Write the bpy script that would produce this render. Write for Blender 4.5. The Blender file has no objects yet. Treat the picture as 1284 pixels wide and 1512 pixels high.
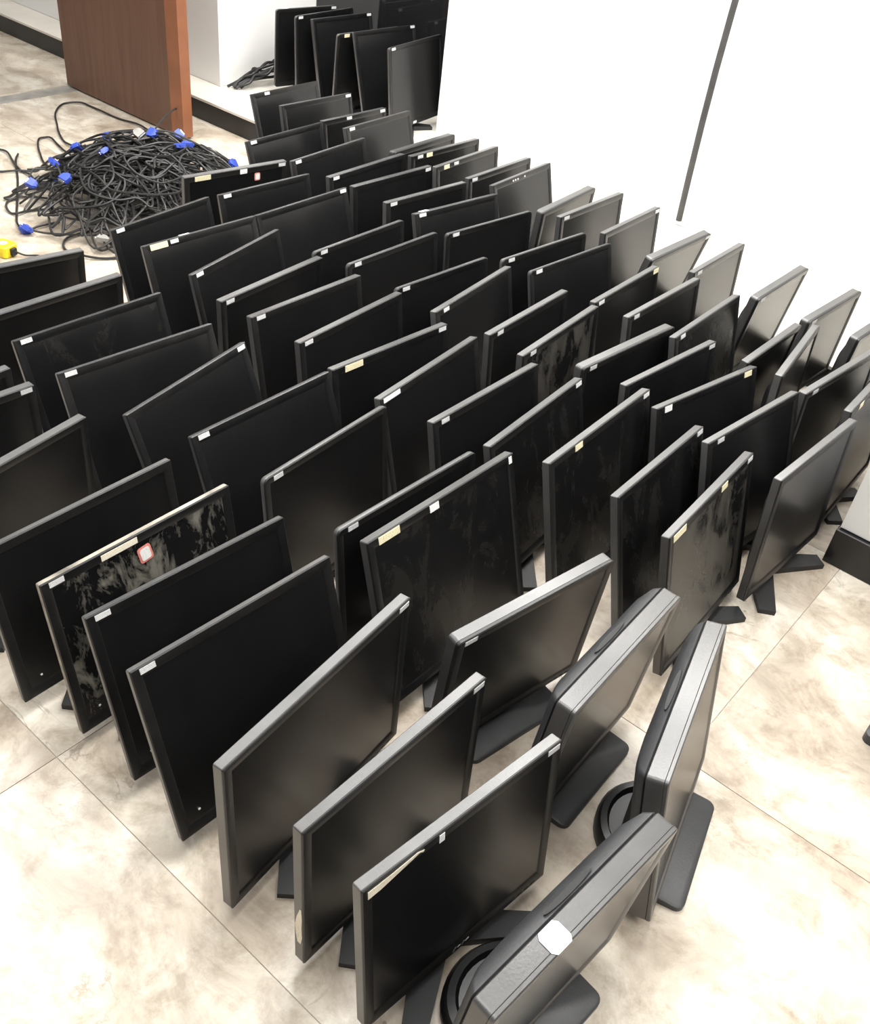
import bpy, math, random
from mathutils import Matrix, Vector

# ------------------------------------------------------------------ camera, world, lights, exposure
scene = bpy.context.scene
COL = scene.collection
R_, U_, B_ = [Vector(v) for v in [[0.991342, 0.081936, 0.102603], [-0.131305, 0.618613, 0.774646], [-0.0, -0.781412, 0.624016]]]
cam_d = bpy.data.cameras.new('camera'); cam = bpy.data.objects.new('camera', cam_d); COL.objects.link(cam)
cam_d.sensor_fit = 'HORIZONTAL'; cam_d.sensor_width = 36.0; cam_d.lens = 36.0 * 1440 / 1284
cam_d.clip_start = 0.02; cam_d.clip_end = 60
M = Matrix.Identity(4)
for i in range(3):
    M[i][0] = R_[i]; M[i][1] = U_[i]; M[i][2] = B_[i]
M[0][3], M[1][3], M[2][3] = 0.0, 0.0, 1.55
cam.matrix_world = M
scene.camera = cam

world = bpy.data.worlds.new('room_light'); scene.world = world; world.use_nodes = True
bg = world.node_tree.nodes['Background']
bg.inputs['Color'].default_value = (1.0, 0.98, 0.95, 1); bg.inputs['Strength'].default_value = 0.20

def area(name, loc, size, power, col=(1, 0.985, 0.955), aim=None):
    d = bpy.data.lights.new(name, 'AREA'); d.shape = 'RECTANGLE'; d.size, d.size_y = size; d.energy = power; d.color = col
    o = bpy.data.objects.new(name, d); o.location = loc; COL.objects.link(o)
    if aim is not None:
        o.rotation_euler = (Vector(aim) - Vector(loc)).to_track_quat('-Z', 'Y').to_euler()
    return o
for i in range(3):
    for j in range(3):                              # grid of ceiling panels; the row by the white wall is the strongest
        area('ceiling_lamp', (-2.3 + 1.85 * i + 0.6 * j, 0.3 + 1.75 * j - 0.65 * i + 0.6, 2.8), (1.1, 1.1), (28, 54, 72)[j] * (0.85, 1.0, 1.25)[i])
area('wall_fill_light', (0.50, 3.02, 2.55), (4.4, 0.25), 120, aim=(0.50 + 0.586, 3.02 + 0.810, 2.55))   # added fill, not a room lamp: brightens only the white wall and ledge

vs = scene.view_settings
vs.view_transform = 'Standard'; vs.look = 'None'; vs.gamma = 1.0; vs.exposure = 0.30; vs.use_curve_mapping = False

random.seed(11)
TH = math.radians(-35.89)
CT, SN = math.cos(TH), math.sin(TH)
def W2(s, q):                                     # building axes (s along the ledge, q towards it) to world
    return (s * CT - q * SN, s * SN + q * CT)

# ------------------------------------------------------------------ materials
def new_mat(name):
    m = bpy.data.materials.new(name); m.use_nodes = True
    return m, m.node_tree, m.node_tree.nodes['Principled BSDF']
def N(nt, typ, **kw):
    n = nt.nodes.new(typ)
    for k, v in kw.items():
        if k in n.inputs: n.inputs[k].default_value = v
        else: setattr(n, k, v)
    return n
def ramp(nt, fac, stops):
    r = nt.nodes.new('ShaderNodeValToRGB'); cr = r.color_ramp
    while len(cr.elements) < len(stops): cr.elements.new(0.5)
    for e, (p, c) in zip(cr.elements, stops): e.position = p; e.color = (*c, 1)
    nt.links.new(fac, r.inputs[0]); return r.outputs[0]
def simple(name, col, rough, var=0.12, scale=60, metallic=0.0, bump=0.0, spec=0.5, rvar=0.0):
    m, nt, b = new_mat(name)
    tc = N(nt, 'ShaderNodeTexCoord'); nz = N(nt, 'ShaderNodeTexNoise', Scale=scale, Detail=4.0)
    nt.links.new(tc.outputs['Object'], nz.inputs['Vector'])
    lo = tuple(c * (1 - var) for c in col); hi = tuple(min(1, c * (1 + var)) for c in col)
    nt.links.new(ramp(nt, nz.outputs[0], [(0.3, lo), (0.7, hi)]), b.inputs['Base Color'])
    b.inputs['Roughness'].default_value = rough; b.inputs['Metallic'].default_value = metallic
    b.inputs['Specular IOR Level'].default_value = spec
    if rvar:
        mr = N(nt, 'ShaderNodeMapRange'); mr.inputs[3].default_value = rough - rvar; mr.inputs[4].default_value = rough + rvar
        nt.links.new(nz.outputs[0], mr.inputs[0]); nt.links.new(mr.outputs[0], b.inputs['Roughness'])
    if bump:
        nf = N(nt, 'ShaderNodeTexNoise', Scale=scale * 12, Detail=2.0); nt.links.new(tc.outputs['Object'], nf.inputs['Vector'])
        bp = N(nt, 'ShaderNodeBump', Strength=bump, Distance=0.001); nt.links.new(nf.outputs[0], bp.inputs['Height'])
        nt.links.new(bp.outputs[0], b.inputs['Normal'])
    return m

def screen_mat(name, dust):
    m, nt, b = new_mat(name)
    tc = N(nt, 'ShaderNodeTexCoord'); oi = N(nt, 'ShaderNodeObjectInfo')
    add = N(nt, 'ShaderNodeVectorMath', operation='ADD'); sc = N(nt, 'ShaderNodeVectorMath', operation='SCALE')
    cx = N(nt, 'ShaderNodeCombineXYZ'); nt.links.new(oi.outputs['Random'], cx.inputs[0]); nt.links.new(cx.outputs[0], sc.inputs[0]); sc.inputs[3].default_value = 37
    nt.links.new(tc.outputs['Object'], add.inputs[0]); nt.links.new(sc.outputs[0], add.inputs[1])
    mp = N(nt, 'ShaderNodeMapping'); mp.inputs['Scale'].default_value = (1, 1, 0.45); nt.links.new(add.outputs[0], mp.inputs[0])
    nz = N(nt, 'ShaderNodeTexNoise', Scale=14.0 if dust < 3 else 19.0, Detail=6.0, Roughness=0.7, Distortion=0.6); nt.links.new(mp.outputs[0], nz.inputs['Vector'])
    black = (0.006, 0.006, 0.0065)
    if dust == 0:
        nt.links.new(ramp(nt, nz.outputs[0], [(0.35, black), (0.8, (0.009, 0.009, 0.009))]), b.inputs['Base Color'])
        b.inputs['Roughness'].default_value = 0.27
    else:
        d = [None, (0.014, 0.0135, 0.012), (0.06, 0.056, 0.048), (0.17, 0.16, 0.135)][dust]
        p0, p1 = [(0, 0), (0.5, 0.62), (0.44, 0.56), (0.5, 0.62)][dust]
        nt.links.new(ramp(nt, nz.outputs[0], [(p0, black), (p1, d)]), b.inputs['Base Color'])
        nt.links.new(ramp(nt, nz.outputs[0], [(p0, (0.25,) * 3), (p1, ((0.25, 0.3, 0.42, 0.5)[dust],) * 3)]), b.inputs['Roughness'])
    b.inputs['Specular IOR Level'].default_value = 0.5
    return m

def sticker_mat(name, col, print_col, rough=0.5):
    m, nt, b = new_mat(name)
    tc = N(nt, 'ShaderNodeTexCoord'); mp = N(nt, 'ShaderNodeMapping'); mp.inputs['Scale'].default_value = (520, 520, 160)
    nt.links.new(tc.outputs['Object'], mp.inputs[0])
    nz = N(nt, 'ShaderNodeTexNoise', Scale=1.0, Detail=1.0); nt.links.new(mp.outputs[0], nz.inputs['Vector'])
    nt.links.new(ramp(nt, nz.outputs[0], [(0.55, col), (0.68, print_col)]), b.inputs['Base Color'])
    b.inputs['Roughness'].default_value = rough
    return m

PLASTIC = [simple('black_plastic_%d' % i, c, r, 0.25, 25, bump=0.25, rvar=0.06) for i, (c, r) in enumerate([((0.009, 0.009, 0.0095), 0.36), ((0.011, 0.0108, 0.0105), 0.40), ((0.008, 0.008, 0.0085), 0.33)])]
CASE = [simple('charcoal_case_%d' % i, (c, c * 0.985, c * 0.96), 0.36, 0.14, 22, bump=0.2, rvar=0.05, spec=1.0) for i, c in enumerate((0.062, 0.08, 0.052))]
CASE_DUSTY = simple('dusty_case', (0.30, 0.27, 0.22), 0.6, 0.6, 22)
PLASTIC_GREY = simple('charcoal_plastic', (0.036, 0.037, 0.039), 0.42, 0.15, 25, bump=0.25)
PLASTIC_DUSTY = simple('dusty_black_plastic', (0.05, 0.046, 0.04), 0.6, 0.8, 18)
BACKP = simple('matte_black_plastic', (0.014, 0.014, 0.015), 0.55, 0.2, 30, bump=0.3)
GLOSS = simple('glossy_black_plastic', (0.007, 0.007, 0.008), 0.32, 0.1, 20)
VENT = simple('black_vent_mesh', (0.004, 0.004, 0.004), 0.6, 0.5, 300)
SCREEN = [screen_mat('lcd_screen_%d' % d, d) for d in range(4)]
STK = {'g': sticker_mat('grey_white_sticker', (0.62, 0.62, 0.62), (0.5, 0.5, 0.51)), 'w': sticker_mat('white_sticker', (0.85, 0.85, 0.83), (0.7, 0.7, 0.7)),
       'y': sticker_mat('yellow_sticker', (0.80, 0.74, 0.50), (0.66, 0.58, 0.36)), 'c': sticker_mat('cream_sticker', (0.82, 0.76, 0.62), (0.7, 0.62, 0.48)),
       'o': simple('glossy_white_sticker', (0.86, 0.89, 0.95), 0.4, 0.02)}
RED = simple('red_print', (0.75, 0.24, 0.2), 0.5, 0.1)
SILVER = simple('silver_print', (0.6, 0.6, 0.6), 0.3, 0.05, metallic=0.8)
LED = simple('power_button_lens', (0.75, 0.75, 0.72), 0.3, 0.05)
WHITE = simple('white_paint', (0.86, 0.855, 0.84), 0.55, 0.012, 3, bump=0.05)
BASEB = simple('black_stone_skirting', (0.009, 0.009, 0.010), 0.28, 0.3, 12)
GREYSTONE = simple('grey_stone_threshold', (0.30, 0.285, 0.26), 0.3, 0.3, 14)
RUBBER = simple('grey_rubber_trim', (0.06, 0.058, 0.056), 0.6, 0.2, 20)
CORD = [simple('black_cord_%d' % i, c, 0.5, 0.2, 40) for i, c in enumerate([(0.014, 0.0135, 0.0135), (0.022, 0.021, 0.020), (0.034, 0.033, 0.031)])]
BLUE = simple('blue_plastic', (0.045, 0.085, 0.46), 0.42, 0.12, 40)
CONN_GREY = simple('pale_grey_plastic', (0.30, 0.29, 0.27), 0.45, 0.1, 40)
METAL = simple('nickel_shell', (0.55, 0.55, 0.56), 0.28, 0.06, 50, metallic=1.0)
YELLOW = simple('yellow_plastic', (0.85, 0.66, 0.02), 0.4, 0.06, 20)

def stone_mat(name, lo_boost=1.0):
    m, nt, b = new_mat(name)
    tc = N(nt, 'ShaderNodeTexCoord'); oi = N(nt, 'ShaderNodeObjectInfo')
    cx = N(nt, 'ShaderNodeCombineXYZ'); nt.links.new(oi.outputs['Random'], cx.inputs[0]); nt.links.new(oi.outputs['Random'], cx.inputs[2])
    sc = N(nt, 'ShaderNodeVectorMath', operation='SCALE'); nt.links.new(cx.outputs[0], sc.inputs[0]); sc.inputs[3].default_value = 61
    add = N(nt, 'ShaderNodeVectorMath', operation='ADD'); nt.links.new(tc.outputs['Object'], add.inputs[0]); nt.links.new(sc.outputs[0], add.inputs[1])
    mp = N(nt, 'ShaderNodeMapping'); mp.inputs['Rotation'].default_value = (0, 0, 0.75); mp.inputs['Scale'].default_value = (1.0, 1.45, 1.0)
    nt.links.new(add.outputs[0], mp.inputs[0])
    n1 = N(nt, 'ShaderNodeTexNoise', Scale=3.6, Detail=10.0, Roughness=0.68, Distortion=0.7); nt.links.new(mp.outputs[0], n1.inputs['Vector'])
    base = ramp(nt, n1.outputs[0], [(0.30, (0.33, 0.275, 0.215)), (0.44, (0.46, 0.395, 0.32)), (0.53, (0.585, 0.525, 0.44)), (0.64, (0.73, 0.685, 0.60))])
    n5 = N(nt, 'ShaderNodeTexNoise', Scale=13.0, Detail=8.0, Roughness=0.7, Distortion=0.4); nt.links.new(add.outputs[0], n5.inputs['Vector'])
    mm = N(nt, 'ShaderNodeMixRGB', blend_type='MULTIPLY'); mm.inputs[0].default_value = 0.8; nt.links.new(base, mm.inputs[1])
    nt.links.new(ramp(nt, n5.outputs[0], [(0.36, (0.68, 0.63, 0.57)), (0.52, (1.0, 0.99, 0.97))]), mm.inputs[2]); base = mm.outputs[0]
    n2 = N(nt, 'ShaderNodeTexNoise', Scale=3.2, Detail=7.0, Roughness=0.6, Distortion=1.8); nt.links.new(mp.outputs[0], n2.inputs['Vector'])
    ab = N(nt, 'ShaderNodeMath', operation='SUBTRACT'); nt.links.new(n2.outputs[0], ab.inputs[0]); ab.inputs[1].default_value = 0.5
    aa = N(nt, 'ShaderNodeMath', operation='ABSOLUTE'); nt.links.new(ab.outputs[0], aa.inputs[0])
    vein = ramp(nt, aa.outputs[0], [(0.0, (1, 1, 1)), (0.018, (0, 0, 0))])
    n3 = N(nt, 'ShaderNodeTexNoise', Scale=5.0, Detail=3.0); nt.links.new(mp.outputs[0], n3.inputs['Vector'])
    vm = N(nt, 'ShaderNodeMath', operation='MULTIPLY'); nt.links.new(vein, vm.inputs[0]); nt.links.new(ramp(nt, n3.outputs[0], [(0.5, (0, 0, 0)), (0.68, (0.75, 0.75, 0.75))]), vm.inputs[1])
    mx = N(nt, 'ShaderNodeMixRGB'); nt.links.new(vm.outputs[0], mx.inputs[0]); nt.links.new(base, mx.inputs[1]); mx.inputs[2].default_value = (0.27, 0.22, 0.17, 1)
    # small dark chips in the stone
    vo = N(nt, 'ShaderNodeTexVoronoi', Scale=16.0); nt.links.new(add.outputs[0], vo.inputs['Vector'])
    chips = ramp(nt, vo.outputs['Distance'], [(0.045, (1, 1, 1)), (0.07, (0, 0, 0))])
    n4 = N(nt, 'ShaderNodeTexNoise', Scale=2.2, Detail=2.0); nt.links.new(add.outputs[0], n4.inputs['Vector'])
    cm = N(nt, 'ShaderNodeMath', operation='MULTIPLY'); nt.links.new(chips, cm.inputs[0]); nt.links.new(ramp(nt, n4.outputs[0], [(0.55, (0, 0, 0)), (0.62, (0.8, 0.8, 0.8))]), cm.inputs[1])
    mx2 = N(nt, 'ShaderNodeMixRGB'); nt.links.new(cm.outputs[0], mx2.inputs[0]); nt.links.new(mx.outputs[0], mx2.inputs[1]); mx2.inputs[2].default_value = (0.22, 0.18, 0.14, 1)
    nt.links.new(mx2.outputs[0], b.inputs['Base Color'])
    nt.links.new(ramp(nt, n1.outputs[0], [(0.3, (0.34,) * 3), (0.65, (0.22,) * 3)]), b.inputs['Roughness'])
    return m
STONE = stone_mat('beige_marble')

def wood_mat():
    m, nt, b = new_mat('brown_wood_veneer')
    tc = N(nt, 'ShaderNodeTexCoord'); mp = N(nt, 'ShaderNodeMapping'); mp.inputs['Scale'].default_value = (9, 9, 0.7); nt.links.new(tc.outputs['Object'], mp.inputs[0])
    nz = N(nt, 'ShaderNodeTexNoise', Scale=3.0, Detail=7.0, Roughness=0.6, Distortion=0.5); nt.links.new(mp.outputs[0], nz.inputs['Vector'])
    nt.links.new(ramp(nt, nz.outputs[0], [(0.3, (0.105, 0.050, 0.031)), (0.7, (0.16, 0.080, 0.050))]), b.inputs['Base Color'])
    b.inputs['Roughness'].default_value = 0.42
    return m
WOOD = wood_mat()
WOOD_EDGE = simple('orange_wood_lipping', (0.27, 0.10, 0.045), 0.4, 0.14, 8)

def glass_mat():
    m, nt, b = new_mat('dark_window_glass')
    tc = N(nt, 'ShaderNodeTexCoord'); nz = N(nt, 'ShaderNodeTexNoise', Scale=3.0, Detail=3.0); nt.links.new(tc.outputs['Object'], nz.inputs['Vector'])
    nt.links.new(ramp(nt, nz.outputs[0], [(0.3, (0.006, 0.006, 0.007)), (0.7, (0.012, 0.012, 0.013))]), b.inputs['Base Color'])
    b.inputs['Roughness'].default_value = 0.06
    return m
GLASS = glass_mat()

# ------------------------------------------------------------------ mesh helpers
class MB:
    def __init__(self): self.v = []; self.f = []
    def loop(self, pts):
        i = len(self.v); self.v += [tuple(p) for p in pts]; return list(range(i, i + len(pts)))
    def bridge(self, a, b):
        n = len(a)
        for i in range(n): self.f.append((a[i], a[(i + 1) % n], b[(i + 1) % n], b[i]))
    def cap(self, a, flip=False): self.f.append(tuple(reversed(a)) if flip else tuple(a))
    def box(self, x0, x1, y0, y1, z0, z1, bev=0.0):
        if bev <= 0:
            a = self.loop([(x0, y0, z0), (x1, y0, z0), (x1, y1, z0), (x0, y1, z0)]); b = self.loop([(x0, y0, z1), (x1, y0, z1), (x1, y1, z1), (x0, y1, z1)])
            self.bridge(a, b); self.cap(a, True); self.cap(b)
        else:
            L = []
            for z, i in ((z0, bev), (z0 + bev, 0), (z1 - bev, 0), (z1, bev)):
                pts = [(x0 + i, y0 + i, z), (x1 - i, y0 + i, z), (x1 - i, y1 - i, z), (x0 + i, y1 - i, z)]
                L.append(self.loop(pts))
            for a, b in zip(L, L[1:]): self.bridge(a, b)
            self.cap(L[0], True); self.cap(L[-1])
    def prism(self, poly, z0, z1, bev=0.0):
        c = (sum(p[0] for p in poly) / len(poly), sum(p[1] for p in poly) / len(poly))
        def ins(p, d):
            dx, dy = p[0] - c[0], p[1] - c[1]; l = math.hypot(dx, dy) or 1; return (p[0] - dx / l * d, p[1] - dy / l * d)
        zs = [(z0, 0), (z1 - bev, 0), (z1, bev)] if bev else [(z0, 0), (z1, 0)]
        L = [self.loop([(*ins(p, d), z) for p in poly]) for z, d in zs]
        for a, b in zip(L, L[1:]): self.bridge(a, b)
        self.cap(L[0], True); self.cap(L[-1])
    def tube(self, pts, rad, sides=6):
        pts = [Vector(p) for p in pts]; n = len(pts); prev = None; Ls = []
        up = Vector((0.13, 0.21, 1)).normalized()
        for i, p in enumerate(pts):
            t = (pts[min(n - 1, i + 1)] - pts[max(0, i - 1)])
            if t.length < 1e-9: t = Vector((1, 0, 0))
            t.normalize()
            if prev is None:
                x = t.cross(up)
                if x.length < 1e-4: x = t.cross(Vector((1, 0, 0)))
            else: x = prev - t * prev.dot(t)
            x.normalize(); prev = x; y = t.cross(x)
            r = rad(i / (n - 1)) if callable(rad) else rad
            Ls.append(self.loop([p + (x * math.cos(k * 2 * math.pi / sides) + y * math.sin(k * 2 * math.pi / sides)) * r for k in range(sides)]))
        for a, b in zip(Ls, Ls[1:]): self.bridge(a, b)
        self.cap(Ls[0], True); self.cap(Ls[-1])
    def xform(self, fn): self.v = [fn(*p) for p in self.v]; return self
    def build(self, name, mat, parent=None, smooth=False):
        me = bpy.data.meshes.new(name); me.from_pydata(self.v, [], self.f); me.validate(); me.update()
        import bmesh
        bm = bmesh.new(); bm.from_mesh(me); bmesh.ops.recalc_face_normals(bm, faces=bm.faces); bm.to_mesh(me); bm.free()
        me.materials.append(mat)
        if smooth:
            for p in me.polygons: p.use_smooth = True
            try: me.set_sharp_from_angle(angle=math.radians(38))
            except Exception: pass
        o = bpy.data.objects.new(name, me); COL.objects.link(o); o.parent = parent
        return o

def empty(name, loc=(0, 0, 0), rz=0.0):
    o = bpy.data.objects.new(name, None); o.location = loc; o.rotation_euler = (0, 0, rz); o.empty_display_size = 0.05; COL.objects.link(o); return o
def tag(o, label, cat, group=None):
    o['label'] = label; o['category'] = cat
    if group: o['group'] = group
    return o
def struct(o, label=None, cat=None):
    o['kind'] = 'structure'
    if label: o['label'] = label
    if cat: o['category'] = cat
    return o

def rrect(x0, x1, z0, z1, r, seg=3):
    pts = []
    for cx, cz, a0 in ((x1 - r, z1 - r, 0), (x0 + r, z1 - r, 90), (x0 + r, z0 + r, 180), (x1 - r, z0 + r, 270)):
        for k in range(seg + 1):
            a = math.radians(a0 + 90 * k / seg); pts.append((cx + r * math.cos(a), cz + r * math.sin(a)))
    return pts

# ------------------------------------------------------------------ the setting
def place(o, s=0.0, q=0.0, z=0.0):
    x, y = W2(s, q); o.location = (x, y, z); o.rotation_euler = (0, 0, TH); return o

floor = struct(place(empty('floor')), 'beige marble tiled floor with brown veining', 'floor')
TS = 0.853; GAP = 0.0014
tile_mb = MB(); tile_mb.box(GAP / 2, TS - GAP / 2, GAP / 2, TS - GAP / 2, -0.002, 0.0, 0.0003)
tile0 = tile_mb.build('tile', STONE, floor)
first = True
for i in range(-8, 4):
    for j in range(-3, 3):
        s0, q0 = -0.29 + i * TS, 0.497 + j * TS
        o = tile0 if first else tile0.copy()
        if not first: COL.objects.link(o)
        first = False
        o.parent = floor; o.location = (s0, q0, 0)
b = MB(); b.box(-0.29 - 8 * TS, -0.29 + 4 * TS, 0.497 - 3 * TS, 0.497 + 3 * TS, -0.06, -0.0021); b.build('grout_bed', simple('pale_grout', (0.42, 0.37, 0.30), 0.8, 0.1), floor)

LEDGE_Q, LEDGE_Z, WQ = 2.984, 0.098, 3.60
b = MB(); b.box(-7.1, 3.1, LEDGE_Q, LEDGE_Q + 0.02, 0.0, LEDGE_Z - 0.012, 0.001)
struct(place(b.build('baseboard_left', BASEB)), 'black stone skirting along the front of the ledge', 'baseboard')
led = struct(place(empty('trim_1')), 'low beige stone ledge along the wall', 'ledge')
b = MB(); b.box(-7.1, 3.1, LEDGE_Q - 0.0005, LEDGE_Q + 0.95, LEDGE_Z - 0.012, LEDGE_Z, 0.001); b.build('ledge_top', simple('pale_stone_ledge', (0.70, 0.66, 0.59), 0.22, 0.10, 5), led)
b = MB(); b.box(-7.1, 3.1, LEDGE_Q + 0.021, LEDGE_Q + 0.95, 0.0, LEDGE_Z - 0.0122); b.build('ledge_core', WHITE, led)

b = MB(); b.box(-7.1, -3.895, 3.175, 3.93, LEDGE_Z, 2.8, 0.003)
struct(place(b.build('wall_left', WHITE)), 'white wall pier standing on the ledge', 'wall')
b = MB(); b.box(-2.885, 3.1, WQ, 3.93, LEDGE_Z, 2.8, 0.003)
struct(place(b.build('wall_back', WHITE)), 'bright white wall along the ledge', 'wall')
win = struct(place(empty('window_1')), 'dark glass window panel between white walls', 'window')
b = MB(); b.box(-3.893, -2.887, 3.80, 3.81, LEDGE_Z + 0.03, 2.8); b.build('pane', GLASS, win)
b = MB(); b.box(-3.893, -2.887, 3.79, 3.83, LEDGE_Z, LEDGE_Z + 0.03, 0.002); b.build('window_frame', BASEB, win)
# vertical rubber joint strip on the white wall
b = MB()
pts = []
for k in range(13):
    z = LEDGE_Z + 0.02 + k * 0.19
    pts.append((-1.60 - 0.012 * math.sin(k * 0.55), WQ - 0.001, z))
b.tube(pts, 0.0125, 8)
struct(place(b.build('trim_2', RUBBER, smooth=True)), 'grey rubber joint strip running up the white wall', 'trim')
# white column at the right with black skirting
colu = struct(place(empty('wall_right')), 'white wall end with black skirting at right edge', 'wall')
b = MB(); b.box(-0.333, 1.9, 2.178, 2.975, 0.105, 2.8, 0.003); b.build('plaster', WHITE, colu)
b = MB(); b.box(-0.338, 1.9, 2.166, 2.975, 0.0, 0.1045, 0.002); b.build('baseboard', BASEB, colu)
# threshold strip in the floor by the door
b = MB(); b.box(-4.53, -4.44, -2.0, LEDGE_Q - 0.002, 0.0, 0.0015)
struct(place(b.build('trim_3', GREYSTONE)), 'grey stone threshold strip crossing the floor', 'threshold')
# door leaf standing open
door = struct(place(empty('door_1')), 'brown wooden door leaf standing open beside the cable heap', 'door')
b = MB(); b.box(-4.52, -3.705, 2.742, 2.787, 0.008, 2.15, 0.0015); b.build('door_panel', WOOD, door)
b = MB(); b.box(-3.7045, -3.622, 2.738, 2.789, 0.008, 2.15, 0.003); b.build('edge_strip', WOOD_EDGE, door)

# ------------------------------------------------------------------ monitors
def make_monitor(kind, x, y, z0, yaw, tilt, W, H, stickers, dust, label, ZB, reach, idx, tray=0.0):
    root = tag(empty('computer_monitor', (x, y, z0), math.radians(yaw)), label, 'monitor', 'monitors on the ledge' if z0 > 0 else 'monitors lined up on the floor')
    t = math.radians(tilt); ct, st = math.cos(t), math.sin(t)
    def tl(px, py, pz): return (px, py * ct + pz * st, ZB + pz * ct - py * st)
    rc, d, bw, bb = {'S': (0.003, 0.022, 0.016, 0.020), 'N': (0.003, 0.015, 0.017, 0.021), 'R': (0.013, 0.016, 0.014, 0.018), 'T': (0.009, 0.030, 0.016, 0.018), 'U': (0.008, 0.036, 0.016, 0.020)}[kind]
    h = W / 2
    body = CASE[2] if kind in 'U' else PLASTIC[idx % 3]
    # bezel: outer shell with a chamfered opening
    m = MB(); e = 0.0018
    def L(ix, iz0, iz1, r, yy): return m.loop([(px, yy, pz) for px, pz in rrect(-h + ix, h - ix, iz0, H - iz1, max(r, 0.0006))])
    lp = [L(bw + 0.0035, bb + 0.0035, bw + 0.0035, 0.001, 0.0030), L(bw, bb, bw, 0.001, 0.0), L(e, e, e, rc - e, 0.0), L(0, 0, 0, rc, e)]
    fd = 0.0075 if kind in 'TU' else 0.0035          # depth of the front rim
    lp += [L(0, 0, 0, rc, fd - 0.0006), L(0.0008, 0.0008, 0.0008, rc, fd), L(0.004, 0.004, 0.004, rc, fd)]
    for a, c in zip(lp, lp[1:] + lp[:1]): m.bridge(a, c)
    m.xform(tl).build('bezel', body, root, smooth=True)
    # side casing behind the front rim
    m = MB(); lp = [L(0.004, 0.004, 0.004, rc, fd + 0.0001), L(0.0010, 0.0010, 0.0010, rc, fd + 0.0001), L(0.0004, 0.0004, 0.0004, rc, fd + 0.0008)]
    if kind == 'R': lp += [L(0.0004, 0.0004, 0.0004, rc, d - 0.006), L(0.002, 0.002, 0.002, rc - 0.002, d - 0.002), L(0.006, 0.006, 0.006, rc - 0.006, d)]
    else: lp += [L(0.0006, 0.0006, 0.0006, rc, d - e), L(0.003, 0.003, 0.003, rc, d)]
    for a, c in zip(lp, lp[1:]): m.bridge(a, c)
    m.cap(lp[0], True); m.cap(lp[-1])
    m.xform(tl).build('side_casing', CASE_DUSTY if dust == 3 else CASE[2] if kind in 'TU' else CASE[idx % 3], root, smooth=True)
    # screen
    m = MB(); m.box(-h + bw + 0.0028, h - bw - 0.0028, 0.0024, 0.0034, bb + 0.0028, H - bw - 0.0028)
    m.xform(tl).build('screen', SCREEN[dust], root)
    # back housing
    m = MB()
    if kind == 'U': prof = [(0.006, 0.006, d + 0.0002), (0.003, 0.003, d + 0.003), (0.012, 0.006, d + 0.014), (0.040, 0.016, d + 0.024), (0.080, 0.04, d + 0.030), (0.10, 0.07, d + 0.032)]
    else: prof = [(0.010, 0.012, d + 0.0002), (0.030, 0.04, d + 0.008), (0.055, 0.075, d + 0.020), (0.085, 0.10, d + 0.025)]
    lp = [m.loop([(px, yy, pz) for px, pz in rrect(-h + ix, h - ix, iz * 0.8, H - iz, 0.006 + ix * 0.3)]) for ix, iz, yy in prof]
    for a, c in zip(lp, lp[1:]): m.bridge(a, c)
    m.cap(lp[0], True); m.cap(lp[-1])
    hb = m.xform(tl).build('back_housing', PLASTIC_GREY if kind == 'U' else BACKP, root, smooth=True)
    if kind == 'U':                                # oval vent in the top of the shell
        m = MB(); ring = [(0.05 * math.cos(a), d + 0.0095 + 0.0045 * math.sin(a)) for a in [k * math.pi / 8 for k in range(16)]]
        a = m.loop([(px, py, H - 0.006) for px, py in ring]); c = m.loop([(px, py, H - 0.0012 - 0.0004 * (py - d) / 0.01) for px, py in ring])
        m.bridge(a, c); m.cap(a, True); m.cap(c); m.xform(tl).build('vent', VENT, hb)
    # neck and base
    ny = d + 0.014 + 0.30 * H * st
    topz = ZB + 0.55 * H * ct; ytop = 0.55 * H * st + d + 0.012
    if tray:
        m = MB()
        yf, yb_, xw = -0.047, tray, 0.125
        out = rrect(-xw, xw, yf, yb_, 0.016, 4)
        lp = []
        for ins, zz in ((0.0, 0.0), (0.0, 0.010), (0.004, 0.013)):
            lp.append(m.loop([(px * (1 - ins / xw), py + (ins if py < 0 else -ins), zz + 0.10 * max(0.0, min(py, 0.08) - yf) * (zz > 0.005)) for px, py in out]))
        for a, c in zip(lp, lp[1:]): m.bridge(a, c)
        m.cap(lp[0], True); m.cap(lp[-1])
        base = m.build('base', PLASTIC_GREY, root, smooth=True)
        ny = 0.075; nw = 0.045; ndp = 0.024
        if kind == 'U' and tray < 0.1 and 'square tray' not in label:
            m = MB(); cyy = 0.068; Rr = 0.088; lp = []
            for rr, zz in ((Rr, 0.0), (Rr, 0.016), (Rr - 0.008, 0.030), (Rr - 0.020, 0.032), (Rr - 0.026, 0.022), (0.030, 0.021)):
                lp.append(m.loop([(rr * math.cos(k * math.pi / 16) * 1.15, max(cyy + rr * math.sin(k * math.pi / 16) * 0.95, 0.052 - rr * 0.2), zz) for k in range(32)]))
            for a, c in zip(lp, lp[1:]): m.bridge(a, c)
            m.cap(lp[0], True); m.cap(lp[-1]); m.build('swivel_ring', GLOSS, base, smooth=True)
    else:
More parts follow.
